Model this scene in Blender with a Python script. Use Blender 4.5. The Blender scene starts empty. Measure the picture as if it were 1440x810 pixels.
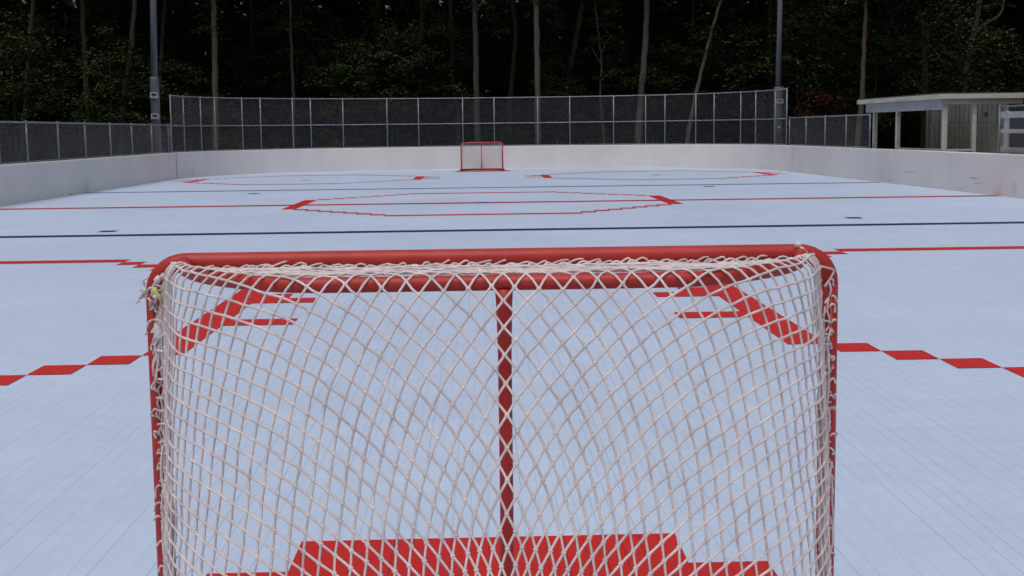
import bpy, math, random
from mathutils import Vector, Matrix, noise as mnoise

random.seed(7)
SC = bpy.context.scene
COL = SC.collection
R = math.radians
T = 0.2916            # edge of one floor tile
U0 = 0.09             # sideways offset of the tile grid, in tiles

# ------------------------------------------------------------------ camera frame
CAM = Vector((0.0214, 0.0, 1.5861))
FW = Vector((0.02660257, 0.99563815, -0.08942579))
RI = Vector((0.99954466, -0.02776755, -0.01180834))
UP = Vector((0.01423997, 0.08907094, 0.99592349))
FPX, CX, CY = 1519.62, 720.0, 320.256


def at(px, py, Y):
    """point of the place at depth Y along the sight line of a photo pixel"""
    d = FW + RI * ((px - CX) / FPX) + UP * ((CY - py) / FPX)
    return CAM + d * (Y / d.y)


# ------------------------------------------------------------------ mesh helpers
class MB:
    def __init__(self):
        self.v, self.f, self.smooth = [], [], True

    def quad(self, a, b, c, d):
        n = len(self.v)
        self.v += [tuple(a), tuple(b), tuple(c), tuple(d)]
        self.f.append((n, n + 1, n + 2, n + 3))

    def rect(self, x0, y0, x1, y1, z):
        self.quad((x0, y0, z), (x1, y0, z), (x1, y1, z), (x0, y1, z))

    def box(self, lo, hi, bev=0.0, M=None):
        x0, y0, z0 = lo
        x1, y1, z1 = hi
        n = len(self.v)
        b = min(bev, (x1 - x0) * .45, (y1 - y0) * .45, (z1 - z0) * .45)
        if b <= 0:
            P = [(x, y, z) for z in (z0, z1) for x, y in ((x0, y0), (x1, y0), (x1, y1), (x0, y1))]
            F = [(3, 2, 1, 0), (4, 5, 6, 7), (0, 1, 5, 4), (1, 2, 6, 5), (2, 3, 7, 6), (3, 0, 4, 7)]
        else:
            def ring(i, z):
                xa, xb, ya, yb = x0 + i, x1 - i, y0 + i, y1 - i
                return [(xa + b - i, ya, z), (xb - b + i, ya, z), (xb, ya + b - i, z), (xb, yb - b + i, z),
                        (xb - b + i, yb, z), (xa + b - i, yb, z), (xa, yb - b + i, z), (xa, ya + b - i, z)] if i == 0 else \
                       [(xa, ya, z), (xb, ya, z), (xb, ya, z), (xb, yb, z), (xb, yb, z), (xa, yb, z), (xa, yb, z), (xa, ya, z)]
            P = ring(b, z0) + ring(0, z0 + b) + ring(0, z1 - b) + ring(b, z1)
            F = []
            for k in range(3):
                for i in range(8):
                    F.append((k * 8 + i, k * 8 + (i + 1) % 8, k * 8 + 8 + (i + 1) % 8, k * 8 + 8 + i))
            F += [tuple(range(7, -1, -1)), tuple(range(24, 32))]
        if M is not None:
            P = [tuple(M @ Vector(p)) for p in P]
        self.v += P
        self.f += [tuple(n + i for i in q) for q in F]

    def tube(self, pts, rad, n=8, caps=True):
        pts = [Vector(p) for p in pts]
        m = len(pts)
        if not isinstance(rad, (list, tuple)):
            rad = [rad] * m
        t0 = (pts[1] - pts[0]).normalized()
        ref = Vector((0, 0, 1)) if abs(t0.z) < .9 else Vector((1, 0, 0))
        nx = t0.cross(ref).normalized()
        base = len(self.v)
        for i, p in enumerate(pts):
            t = (pts[min(i + 1, m - 1)] - pts[max(i - 1, 0)]).normalized()
            nx = (nx - t * nx.dot(t))
            nx = nx.normalized() if nx.length > 1e-6 else t.orthogonal().normalized()
            ny = t.cross(nx)
            for k in range(n):
                a = 2 * math.pi * k / n
                self.v.append(tuple(p + (nx * math.cos(a) + ny * math.sin(a)) * rad[i]))
        for i in range(m - 1):
            for k in range(n):
                a, b = base + i * n + k, base + i * n + (k + 1) % n
                self.f.append((a, b, b + n, a + n))
        if caps:
            self.f.append(tuple(base + k for k in range(n - 1, -1, -1)))
            self.f.append(tuple(base + (m - 1) * n + k for k in range(n)))

    def blob(self, c, r):
        n = len(self.v)
        c = Vector(c)
        for d in ((1, 0, 0), (-1, 0, 0), (0, 1, 0), (0, -1, 0), (0, 0, 1), (0, 0, -1)):
            self.v.append(tuple(c + Vector(d) * r))
        for q in ((0, 2, 4), (2, 1, 4), (1, 3, 4), (3, 0, 4), (2, 0, 5), (1, 2, 5), (3, 1, 5), (0, 3, 5)):
            self.f.append(tuple(n + i for i in q))

    def knot(self, c, ax, a, r):
        n = len(self.v)
        e1 = ax.orthogonal().normalized()
        e2 = ax.cross(e1)
        self.v.append(tuple(c - ax * a))
        for t, q in ((-.5, .87), (.5, .87)):
            for k in range(6):
                g = math.pi * k / 3
                self.v.append(tuple(c + ax * (a * t) + (e1 * math.cos(g) + e2 * math.sin(g)) * (r * q)))
        self.v.append(tuple(c + ax * a))
        for k in range(6):
            k2 = (k + 1) % 6
            self.f.append((n, n + 1 + k2, n + 1 + k))
            self.f.append((n + 1 + k, n + 1 + k2, n + 7 + k2, n + 7 + k))
            self.f.append((n + 13, n + 7 + k, n + 7 + k2))

    def mesh(self, name, m, smooth=None):
        me = bpy.data.meshes.new(name)
        me.from_pydata(self.v, [], self.f)
        me.materials.append(m)
        if self.smooth if smooth is None else smooth:
            me.polygons.foreach_set('use_smooth', [True] * len(me.polygons))
        me.update()
        return me

    def build(self, name, m, parent=None, smooth=None, loc=None):
        o = bpy.data.objects.new(name, self.mesh(name, m, smooth))
        COL.objects.link(o)
        if parent is not None:
            o.parent = parent
        if loc is not None:
            o.location = loc
        return o


def tag(o, label=None, cat=None, group=None, kind=None):
    for k, v in (('label', label), ('category', cat), ('group', group), ('kind', kind)):
        if v:
            o[k] = v
    return o


def empty(name, loc=(0, 0, 0), rz=0.0):
    o = bpy.data.objects.new(name, None)
    COL.objects.link(o)
    o.empty_display_size = .2
    o.location = loc
    o.rotation_euler = (0, 0, rz)
    return o


def copy_tree(o, parent=None):
    kids = list(o.children)
    c = o.copy()
    COL.objects.link(c)
    c.parent = parent
    for ch in kids:
        copy_tree(ch, c)
    return c


def catmull(P, n):
    P = [Vector(p) for p in P]
    out = []
    for i in range(len(P) - 1):
        a, b = P[max(i - 1, 0)], P[i]
        c, d = P[i + 1], P[min(i + 2, len(P) - 1)]
        for k in range(n):
            t = k / n
            out.append(.5 * (2 * b + (c - a) * t + (2 * a - 5 * b + 4 * c - d) * t * t + (3 * b - a - 3 * c + d) * t ** 3))
    out.append(P[-1])
    return out


# ------------------------------------------------------------------ materials
def newmat(name):
    m = bpy.data.materials.new(name)
    m.use_nodes = True
    nt = m.node_tree
    return m, nt, nt.nodes['Principled BSDF']


class NT:
    def __init__(self, nt):
        self.nt = nt

    def node(self, t, **kw):
        n = self.nt.nodes.new(t)
        for k, v in kw.items():
            setattr(n, k, v)
        return n

    def link(self, a, b):
        self.nt.links.new(a, b)

    def val(self, sock, v):
        if hasattr(v, 'is_linked') or hasattr(v, 'links'):
            self.nt.links.new(v, sock)
        else:
            sock.default_value = v

    def math(self, op, a, b=0.0, c=0.0):
        n = self.node('ShaderNodeMath', operation=op)
        self.val(n.inputs[0], a)
        self.val(n.inputs[1], b)
        self.val(n.inputs[2], c)
        return n.outputs[0]

    def mix(self, f, a, b):
        n = self.node('ShaderNodeMix', data_type='RGBA')
        self.val(n.inputs[0], f)
        self.val(n.inputs[6], a)
        self.val(n.inputs[7], b)
        return n.outputs[2]

    def noise(self, co, scale, detail=4, rough=.55):
        n = self.node('ShaderNodeTexNoise')
        n.inputs['Scale'].default_value = scale
        n.inputs['Detail'].default_value = detail
        n.inputs['Roughness'].default_value = rough
        if co is not None:
            self.link(co, n.inputs['Vector'])
        return n.outputs['Fac']

    def ramp(self, f, a, b):
        n = self.node('ShaderNodeMapRange')
        self.val(n.inputs[0], f)
        n.inputs[1].default_value = a
        n.inputs[2].default_value = b
        return n.outputs[0]

    def objco(self, scale=None):
        n = self.node('ShaderNodeTexCoord')
        o = n.outputs['Object']
        if scale:
            mp = self.node('ShaderNodeMapping')
            mp.inputs['Scale'].default_value = scale
            self.link(o, mp.inputs[0])
            o = mp.outputs[0]
        return o

    def bump(self, h, strength, dist, bs):
        n = self.node('ShaderNodeBump')
        n.inputs['Strength'].default_value = strength
        n.inputs['Distance'].default_value = dist
        self.link(h, n.inputs['Height'])
        self.link(n.outputs[0], bs.inputs['Normal'])


def c4(c):
    return (c[0], c[1], c[2], 1.0)


def tile_mat(name, base, groove, var=.06, rough=.5, gw=.014):
    """plastic sport tiles: long grooves every quarter tile, fine cross ribs"""
    m, nt, bs = newmat(name)
    N = NT(nt)
    co = N.objco()
    sx = N.node('ShaderNodeSeparateXYZ')
    N.link(co, sx.inputs[0])
    x = N.math('DIVIDE', N.math('SUBTRACT', sx.outputs[0], (U0 + .5) * T), T)
    y = N.math('DIVIDE', sx.outputs[1], T)
    fx = N.math('FRACT', N.math('MULTIPLY', x, 4.0))
    dx = N.math('SUBTRACT', .5, N.math('ABSOLUTE', N.math('SUBTRACT', fx, .5)))   # 0 at groove
    g = N.ramp(dx, gw * 2.6, gw * 1.4)
    # every groove has its own depth
    wn = N.node('ShaderNodeTexWhiteNoise', noise_dimensions='2D')
    cx = N.node('ShaderNodeCombineXYZ')
    N.link(N.math('ROUND', N.math('MULTIPLY', x, 4.0)), cx.inputs[0])
    N.link(N.math('FLOOR', N.math('MULTIPLY', y, .25)), cx.inputs[1])
    N.link(cx.outputs[0], wn.inputs['Vector'])
    g = N.math('MULTIPLY', g, N.math('MULTIPLY_ADD', wn.outputs[0], .75, .08))
    # cross seams between tiles, weak
    fy = N.math('FRACT', y)
    dy = N.math('SUBTRACT', .5, N.math('ABSOLUTE', N.math('SUBTRACT', fy, .5)))
    gy = N.math('MULTIPLY', N.ramp(dy, .008, .003), .12)
    g = N.math('MAXIMUM', g, gy)
    ribs = N.math('ABSOLUTE', N.math('SUBTRACT', N.math('FRACT', N.math('MULTIPLY', y, 10.0)), .5))
    big = N.noise(co, .35, 5, .6)
    mid = N.noise(co, 9.0, 4, .65)
    f = N.math('ADD', N.math('MULTIPLY', big, .6), N.math('MULTIPLY', mid, .4))
    d = [max(0, v * (1 - var * 2.2)) for v in base]
    l = [min(1, v * (1 + var * 1.2)) for v in base]
    colr = N.mix(N.ramp(f, .3, .7), c4(d), c4(l))
    # grey scuffs left by wheels and shoes
    sc = N.noise(N.objco((1.0, 3.5, 1.0)), 2.2, 8, .72)
    colr = N.mix(N.math('MULTIPLY', N.ramp(sc, .62, .78), .22), colr, c4([v * .62 for v in base]))
    tw = N.node('ShaderNodeTexWhiteNoise', noise_dimensions='2D')
    ct = N.node('ShaderNodeCombineXYZ')
    N.link(N.math('FLOOR', x), ct.inputs[0])
    N.link(N.math('FLOOR', y), ct.inputs[1])
    N.link(ct.outputs[0], tw.inputs['Vector'])
    colr = N.mix(N.math('MULTIPLY', tw.outputs[0], .09), colr, c4([v * .6 for v in base]))
    colr = N.mix(N.math('MULTIPLY', N.ramp(ribs, .34, .47), .15), colr, c4([v * .5 for v in base]))
    colr = N.mix(g, colr, c4(groove))
    N.link(colr, bs.inputs['Base Color'])
    bs.inputs['Roughness'].default_value = rough
    bs.inputs['Specular IOR Level'].default_value = .35
    return m


def plain_mat(name, a, b, scale=6, rough=.5, metal=0.0, bump=0.0, spec=.5, stretch=None, lo=.35, hi=.65, detail=5):
    m, nt, bs = newmat(name)
    N = NT(nt)
    co = N.objco(stretch)
    f = N.noise(co, scale, detail, .6)
    N.link(N.mix(N.ramp(f, lo, hi), c4(a), c4(b)), bs.inputs['Base Color'])
    bs.inputs['Roughness'].default_value = rough
    bs.inputs['Metallic'].default_value = metal
    bs.inputs['Specular IOR Level'].default_value = spec
    if bump:
        N.bump(N.noise(co, scale * 3, 6, .65), bump, .02, bs)
    return m


M_FLOOR = tile_mat('floor_tile', (.56, .66, .84), (.27, .38, .60))
M_RED = tile_mat('red_tile', (.60, .020, .016), (.16, .004, .01), .05)
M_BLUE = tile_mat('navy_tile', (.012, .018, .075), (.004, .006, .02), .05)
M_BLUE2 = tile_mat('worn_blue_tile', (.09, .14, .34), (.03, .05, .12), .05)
M_FRAME, _nt, _bs = newmat('red_paint')
_N = NT(_nt)
_co = _N.objco()
_base = _N.mix(_N.ramp(_N.noise(_co, 5, 5, .6), .35, .65), c4((.38, .024, .019)), c4((.49, .036, .028)))
_mark = _N.math('MULTIPLY', _N.ramp(_N.noise(_N.objco((1, 1, 1)), 11, 8, .75), .60, .70), .55)
_N.link(_N.mix(_mark, _base, c4((.16, .035, .033))), _bs.inputs['Base Color'])
_N.link(_N.math('MULTIPLY_ADD', _N.noise(_co, 24, 5, .6), .35, .30), _bs.inputs['Roughness'])
_bs.inputs['Specular IOR Level'].default_value = .4
_N.bump(_N.noise(_co, 40, 4, .6), .06, .01, _bs)
M_CORD = plain_mat('net_cord', (.56, .475, .47), (.80, .70, .69), 14, .9, spec=.1)
M_TAPE = plain_mat('white_tape', (.6, .58, .57), (.72, .7, .7), 20, .7)
M_YEL = plain_mat('yellow_cord', (.55, .55, .18), (.6, .6, .3), 20, .8)
M_GALV = plain_mat('galvanised_steel', (.17, .185, .21), (.27, .29, .32), 9, .5, .35)
M_WIRE = plain_mat('chain_link_wire', (.13, .14, .15), (.19, .20, .215), 5, .6, .2)
M_POLE = plain_mat('pole_steel', (.085, .095, .12), (.12, .13, .16), 3, .55, .2, stretch=(1, 1, .3))
M_BOX = plain_mat('box_grey', (.25, .25, .26), (.32, .32, .33), 8, .6)
M_DARK = plain_mat('dark_plastic_and_shade', (.015, .015, .017), (.03, .03, .03), 8, .6)
M_CREAM = plain_mat('cream_paint', (.40, .385, .33), (.50, .485, .42), 4, .65, stretch=(.6, .6, 2))
M_GREYW = plain_mat('grey_white_paint', (.32, .325, .335), (.40, .405, .415), 3, .65)
M_ROOF = plain_mat('roofing_felt', (.06, .06, .06), (.11, .11, .105), 8, .9)
M_SIDE = plain_mat('siding_paint', (.42, .405, .34), (.58, .555, .47), 3, .75, stretch=(1.5, 1.5, .35))
M_GATE = plain_mat('gate_paint', (.42, .42, .42), (.56, .56, .56), 6, .65)
M_GROUND = plain_mat('forest_floor', (.028, .022, .014), (.07, .055, .035), .8, .95, bump=.3)
M_SEAM_SHADE = plain_mat('seam_and_shade', (.33, .33, .35), (.42, .42, .43), 5, .8)
M_STAIN = plain_mat('red_smear', (.67, .59, .58), (.66, .62, .61), 9, .8)
M_SCUFF = plain_mat('dark_scuff', (.26, .22, .22), (.42, .40, .40), 9, .8)


def wall_mat():
    m, nt, bs = newmat('painted_board')
    N = NT(nt)
    co = N.objco()
    a = N.noise(co, .55, 5, .6)
    streak = N.noise(N.objco((3.0, 3.0, .25)), 1.6, 5, .6)
    f = N.math('ADD', N.math('MULTIPLY', a, .78), N.math('MULTIPLY', streak, .22))
    colr = N.mix(N.ramp(f, .34, .66), c4((.64, .615, .615)), c4((.75, .715, .705)))
    sp = N.noise(co, 5.0, 8, .75)
    colr = N.mix(N.math('MULTIPLY', N.ramp(sp, .62, .78), .22), colr, c4((.42, .40, .40)))
    N.link(colr, bs.inputs['Base Color'])
    bs.inputs['Roughness'].default_value = .6
    bs.inputs['Specular IOR Level'].default_value = .3
    N.bump(N.noise(co, 1.4, 3), .12, .05, bs)
    return m


M_WALL = wall_mat()


def bark_mat(name, a, b):
    m, nt, bs = newmat(name)
    N = NT(nt)
    f = N.noise(N.objco((6, 6, .9)), 2.2, 7, .7)
    g = N.noise(N.objco((1, 1, .5)), 1.1, 3, .6)
    k = N.math('ADD', N.math('MULTIPLY', f, .6), N.math('MULTIPLY', g, .4))
    N.link(N.mix(N.ramp(k, .34, .66), c4(a), c4(b)), bs.inputs['Base Color'])
    bs.inputs['Roughness'].default_value = .95
    bs.inputs['Specular IOR Level'].default_value = .1
    N.bump(f, .8, .04, bs)
    return m


M_BARK = {'pale': bark_mat('pale_bark', (.062, .055, .047), (.15, .133, .112)),
          'tan': bark_mat('tan_bark', (.07, .055, .042), (.145, .118, .092)),
          'grey': bark_mat('grey_bark', (.042, .038, .033), (.098, .09, .079)),
          'brown': bark_mat('brown_bark', (.035, .024, .018), (.09, .062, .045)),
          'moss': bark_mat('mossy_bark', (.035, .034, .02), (.085, .078, .05))}


def leaf_mat(name, a, b, c):
    m, nt, bs = newmat(name)
    N = NT(nt)
    oi = N.node('ShaderNodeObjectInfo')
    n = N.noise(N.objco(), 1.1, 3, .6)
    n2 = N.noise(N.objco(), 7.0, 2, .6)
    k = N.ramp(N.math('ADD', N.math('MULTIPLY', n, .7), N.math('MULTIPLY', n2, .3)), .35, .65)
    col1 = N.mix(k, c4(a), c4(b))
    col2 = N.mix(N.math('MULTIPLY', oi.outputs['Random'], .8), col1, c4(c))
    N.link(col2, bs.inputs['Base Color'])
    bs.inputs['Roughness'].default_value = .7
    bs.inputs['Specular IOR Level'].default_value = .12
    return m


M_LEAF = leaf_mat('green_leaf', (.026, .043, .015), (.062, .096, .034), (.046, .060, .022))
M_LEAFR = leaf_mat('rust_leaf', (.07, .026, .016), (.10, .04, .025), (.08, .03, .02))
M_LEAFD = leaf_mat('deep_leaf', (.026, .036, .015), (.060, .078, .030), (.036, .050, .020))

# ------------------------------------------------------------------ ground and rink floor
g = MB()
g.rect(-600, -80, 600, 900, -.14)
tag(g.build('ground', M_GROUND, smooth=False), kind='structure')

PATH = ([(-11.0, -6, 0), (-11.0, 10, 0), (-11.0, 25, 0)] +
        [tuple(p) for p in catmull([(-11.0, 39.0, 0), (-10.88, 40.1, 0), (-10.45, 41.4, 0), (-9.6, 42.7, 0), (-8.3, 43.75, 0), (-6.4, 44.75, 0),
                 (-3.3, 45.6, 0), (0, 45.9, 0), (3.4, 45.7, 0), (6.6, 44.9, 0), (8.4, 43.95, 0), (9.6, 42.8, 0), (10.5, 41.4, 0),
                 (10.95, 39.9, 0), (11.08, 38.0, 0)], 5)] +
        [(11.38, 30, 0), (11.75, 20, 0), (12.5, -6, 0)])
PATH = [Vector(p) for p in PATH]


def offset(P, d):
    out = []
    for i, p in enumerate(P):
        t = (P[min(i + 1, len(P) - 1)] - P[max(i - 1, 0)]).normalized()
        out.append(p + Vector((-t.y, t.x, 0)) * d)       # left of travel = outward
    return out


fl = MB()
ring = offset(PATH, .10)
fl.v = [(p.x, p.y, 0.0) for p in ring]
fl.f = [tuple(range(len(ring) - 1, -1, -1))]
tag(fl.build('rink_floor', M_FLOOR, smooth=False), kind='structure')

# boards round the rink
WH, WT = .945, .18
wi, wo = PATH, offset(PATH, WT)
wi2, wo2 = offset(PATH, .025), offset(PATH, WT - .025)
wb = MB()
rows = [[(p.x, p.y, -.14) for p in wi], [(p.x, p.y, WH - .02) for p in wi], [(p.x, p.y, WH) for p in wi2],
        [(p.x, p.y, WH) for p in wo2], [(p.x, p.y, WH - .02) for p in wo], [(p.x, p.y, -.14) for p in wo]]
nP = len(PATH)
for r in rows:
    wb.v += r
for k in range(5):
    for i in range(nP - 1):
        wb.f.append((k * nP + i, k * nP + i + 1, (k + 1) * nP + i + 1, (k + 1) * nP + i))
wb.f.append(tuple(k * nP for k in range(6)))
wb.f.append(tuple(k * nP + nP - 1 for k in range(5, -1, -1)))
wall = wb.build('rink_wall', M_WALL, smooth=False)
tag(wall, 'low white painted board wall curving round the far end of the rink', 'wall')


def on_wall(y0, side):
    """inner face point and tangent where the side wall passes depth y0"""
    seq = list(zip(PATH[:-1], PATH[1:]))
    seq = seq if side < 0 else seq[::-1]
    for a, b in seq:
        lo, hi = min(a.y, b.y), max(a.y, b.y)
        if lo <= y0 <= hi and hi > lo and (a.x < 0) == (side < 0):
            p = a + (b - a) * ((y0 - a.y) / (b.y - a.y))
            return p, (b - a).normalized()


def patch(name, y0, side, length, z0, z1, m):
    p, t = on_wall(y0, side)
    n = Vector((t.y, -t.x, 0))
    b = MB()
    a, c = p + n * .004 - t * length / 2, p + n * .004 + t * length / 2
    k = 6
    for i in range(k):          # ragged strip
        u0, u1 = i / k, (i + 1) / k
        w0, w1 = math.sin(math.pi * (.06 + .88 * u0)), math.sin(math.pi * (.06 + .88 * u1))
        zm, hh = (z0 + z1) / 2, (z1 - z0) / 2
        q0, q1 = a + (c - a) * u0, a + (c - a) * u1
        b.quad((q0.x, q0.y, zm - hh * w0), (q1.x, q1.y, zm - hh * w1), (q1.x, q1.y, zm + hh * w1), (q0.x, q0.y, zm + hh * w0))
    b.build(name, m, wall, smooth=False)


def joint(y0, side, w, m=M_SEAM_SHADE):
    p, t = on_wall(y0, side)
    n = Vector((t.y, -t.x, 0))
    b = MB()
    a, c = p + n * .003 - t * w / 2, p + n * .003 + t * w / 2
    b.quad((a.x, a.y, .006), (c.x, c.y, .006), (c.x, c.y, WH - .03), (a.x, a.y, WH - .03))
    b.build('joint_and_shade', m, wall, smooth=False)


joint(39.25, -1, .10)  # corner seam, its soft shadow stripe painted as a darker strip
joint(38.3, 1, .03)
patch('red_stain', 40.6, -1, .5, .06, .34, M_STAIN)
patch('red_stain', 23.3, 1, .22, .05, .36, M_STAIN)
patch('red_stain', 41.0, 1, .6, .02, .22, M_STAIN)
patch('scuff_mark', 28.6, 1, .75, .345, .365, M_SCUFF)
patch('scuff_mark', 29.8, 1, .4, .08, .10, M_SCUFF)
patch('scuff_mark', 25.1, 1, .5, .335, .36, M_SCUFF)
patch('scuff_mark', 24.9, 1, .35, .22, .235, M_SCUFF)
patch('scuff_mark', 29.2, -1, .35, .015, .045, M_SCUFF)

# ------------------------------------------------------------------ floor markings (tiles of other colours)
ZM = .004


def marking(name, rects, m, z=ZM):
    b = MB()
    for (u0, v0, u1, v1) in rects:
        b.rect((u0 + U0) * T, v0 * T, (u1 + U0) * T, v1 * T, z)
    return tag(b.build(name, m, smooth=False), kind='structure')


def circle_rects(uc, vc, N, Mr, k=7, rs=1.0, hashes=(1, 1), row_extra=False):
    """stepped tile ring: straight rows of N, k diagonal tiles, side columns of Mr rows"""
    out = []
    hw = N / 2 + k + 1
    hm = Mr / 2
    out += [(uc - hw, vc - hm * rs, uc - hw + 1, vc + hm * rs), (uc + hw - 1, vc - hm * rs, uc + hw, vc + hm * rs)]
    for j in range(k):
        r0, r1 = hm + j, hm + j + 1
        x = hw - 2 - j
        for su in (-1, 1):
            u0, u1 = sorted((su * x, su * (x + 1)))
            out.append((uc + u0, vc + r0 * rs, uc + u1, vc + r1 * rs))
            out.append((uc + u0, vc - r1 * rs, uc + u1, vc - r0 * rs))
    out.append((uc - N / 2, vc - (hm + k + 1) * rs, uc + N / 2, vc - (hm + k) * rs))
    out.append((uc - N / 2, vc + (hm + k) * rs, uc + N / 2, vc + (hm + k + 1) * rs))
    for su, on in ((-1, hashes[0]), (1, hashes[1])):
        if not on:
            continue
        for dv in (-2.5, 1.5):
            u0, u1 = sorted((su * hw, su * (hw + 2)))
            out.append((uc + u0, vc + dv * rs, uc + u1, vc + (dv + 1) * rs))
        u0, u1 = sorted((su * hw, su * (hw + 1)))
        out.append((uc + u0, vc + 2.5 * rs, uc + u1, vc + 3.5 * rs))
    return out


marking('near_faceoff_circle', circle_rects(-21, 33.1, 11, 13), M_RED)
marking('near_faceoff_circle', circle_rects(21.1, 33.1, 11, 13), M_RED)
marking('far_faceoff_circle', circle_rects(-20.55, 128.0, 11, 10, rs=.92), M_RED)
marking('far_faceoff_circle', circle_rects(20.55, 128.0, 11, 10, rs=.92), M_RED)
marking('centre_circle', circle_rects(0, 83.0, 13, 11, rs=.955, hashes=(0, 0)), M_RED)
wl = 11.2 / T
marking('centre_line', [(-37.8, 81.6, 39.6, 82.6)], M_RED, .008)
marking('near_blue_line', [(-37.8, 58.7, 39.9, 59.75)], M_BLUE)
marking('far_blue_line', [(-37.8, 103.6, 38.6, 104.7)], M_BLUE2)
marking('neutral_spot', [(-21.8, 61.4, -20.9, 62.3), (21.7, 63.4, 22.6, 64.3)], M_BLUE)
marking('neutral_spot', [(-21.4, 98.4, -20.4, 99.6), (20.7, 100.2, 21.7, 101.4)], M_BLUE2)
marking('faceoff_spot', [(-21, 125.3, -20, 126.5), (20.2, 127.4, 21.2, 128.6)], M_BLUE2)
marking('faceoff_spot', [(-21.5, 32.6, -20.5, 33.6), (20.6, 32.6, 21.6, 33.6)], M_RED)
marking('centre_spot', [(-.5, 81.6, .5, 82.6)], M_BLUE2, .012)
marking('goal_crease', [(-2.5, 13.07, 2.5, 14.07), (-3.5, 12.07, 3.5, 13.07), (-3.5, 10.2, 3.5, 12.07)], M_RED)
marking('far_crease', [(-3.7, 145.6, 3.7, 149.2)], M_RED)
marking('far_goal_line', [(-4.6, 148.4, 4.6, 148.9)], M_RED, .008)

# ------------------------------------------------------------------ hockey goal
GW, GH, PR = .94, 1.235, .0255        # half width and height to pipe centre, pipe radius


def lerp_path(P, f):
    """point at fraction f of a polyline's length"""
    L = [0.0]
    for a, b in zip(P[:-1], P[1:]):
        L.append(L[-1] + (b - a).length)
    s = max(0.0, min(1.0, f)) * L[-1]
    for i in range(len(P) - 1):
        if s <= L[i + 1] or i == len(P) - 2:
            t = (s - L[i]) / max(1e-9, L[i + 1] - L[i])
            return P[i].lerp(P[i + 1], t)


# right half of the paths, goal frame coordinates: x right, y towards the rink, origin on goal line
TOPH = catmull([(0, -.50, 0), (.25, -.50, 0), (.46, -.492, 0), (.58, -.437, 0), (.70, -.335, 0), (.775, -.235, 0), (.825, -.12, 0), (.85, -.025, 0)], 6)
NETH = catmull([(0, -.74, 0), (.30, -.74, 0), (.52, -.71, 0), (.68, -.62, 0), (.79, -.45, 0), (.86, -.22, 0), (.895, -.08, 0), (.905, -.03, 0)], 6)
BASH = catmull([(0, -.80, 0), (.30, -.80, 0), (.56, -.77, 0), (.78, -.66, 0), (.94, -.47, 0), (1.02, -.25, 0), (1.01, -.10, 0), (.94, -.01, 0)], 6)
TOPN = catmull([(0, -.502, 0), (.25, -.502, 0), (.46, -.497, 0), (.60, -.445, 0), (.725, -.35, 0), (.79, -.26, 0), (.845, -.12, 0), (.882, -.03, 0)], 6)
LH = 1.14


def path_at(P, f):
    p = lerp_path(P, abs(f))
    return Vector((p.x if f >= 0 else -p.x, p.y, 0))


BARR = .0185
NET_TOP = GH + BARR + .004


def net_surface(x, z):
    """developed net coordinates to goal space; z above 0 lies on the top shelf"""
    f = x / LH
    if z < 0:
        f *= 1 + .12 * min(1, -z / .9) * max(0, 1 - abs(f)) ** 1.5
    if abs(f) > 1.0:
        return None
    tp = path_at(TOPN, f)
    nrm = Vector((tp.x * .6, tp.y, 0))
    nrm = nrm.normalized() if nrm.length > 1e-6 else Vector((0, -1, 0))
    corner = .020 * max(0.0, (abs(f) - .80) / .20) ** 1.5 * max(0.0, 1 + z / .5)
    if z <= 0:
        h = -z
        if h > NET_TOP - .03:
            return None
        t = h / NET_TOP
        s = t ** .92
        p = tp.lerp(path_at(NETH, f), s)
        if t > .7:
            p = p.lerp(path_at(BASH, f), ((t - .7) / .3) ** 1.5)
        wrap = BARR + .004
        o = wrap * min(1.0, h / .03)
        # cloth belly, fading to the posts
        belly = .022 * math.sin(math.pi * min(1, t)) * (1 - abs(f) ** 3) + .008 * math.sin(5.1 * x + 2.0) * math.sin(math.pi * t)
        p = p + nrm * (o + belly)
        return Vector((p.x, p.y, (NET_TOP - h if h > .03 else NET_TOP - h * (.5 + .5 * h / .03)) - corner))
    D = -.029 - tp.y
    if z * 1.25 > D:
        return None
    e = z * 1.25 / max(D, .02)
    sag = .012 * math.sin(math.pi * min(1, e)) * (1 - f * f)
    return Vector((tp.x * (1 - .02 * e), tp.y + z * 1.25, NET_TOP - .046 * max(0, e - .12) - sag - min(corner, .02)))


CELL = .0393
_cache = {}
STEP = 20     # integration steps per cell
_A = {}


def theta(k):
    K = ((-90, 89.5), (-20.5, 89.5), (-16, 88), (-12.5, 83.5), (-9.7, 73), (-5.7, 60.5), (0, 45), (4.5, 36.5), (8, 25), (10.5, 15), (13, 6), (16, 2), (24, 1), (90, 1))
    for (a, ta), (b, tb) in zip(K[:-1], K[1:]):
        if k <= b:
            return R(ta + (tb - ta) * max(0, (k - a)) / (b - a))
    return R(3)


def build_A():
    x = z = 0.0
    _A[0] = (0.0, 0.0)
    for s in range(1, 90 * STEP + 1):
        th = theta((s - .5) / STEP)
        x += CELL / STEP * math.cos(th)
        z += CELL / STEP * math.sin(th)
        _A[s] = (x, z)
    x = z = 0.0
    for s in range(1, 90 * STEP + 1):
        th = theta(-(s - .5) / STEP)
        x -= CELL / STEP * math.cos(th)
        z -= CELL / STEP * math.sin(th)
        _A[-s] = (x, z)


build_A()


def net_pt(us, ws):
    a, b = _A[us], _A[ws]
    return net_surface(a[0] - b[0] + CELL * .35, a[1] + b[1])


def jit(u, w):
    r = random.Random(u * 7919 + w * 104729)
    n = mnoise.noise_vector(Vector((u * .23, w * .23, 3.3)))
    return Vector((r.uniform(-1, 1), r.uniform(-1, 1), r.uniform(-1, 1))) * .0018 + Vector((n.x, n.y * .8, n.z)) * .0055


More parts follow.
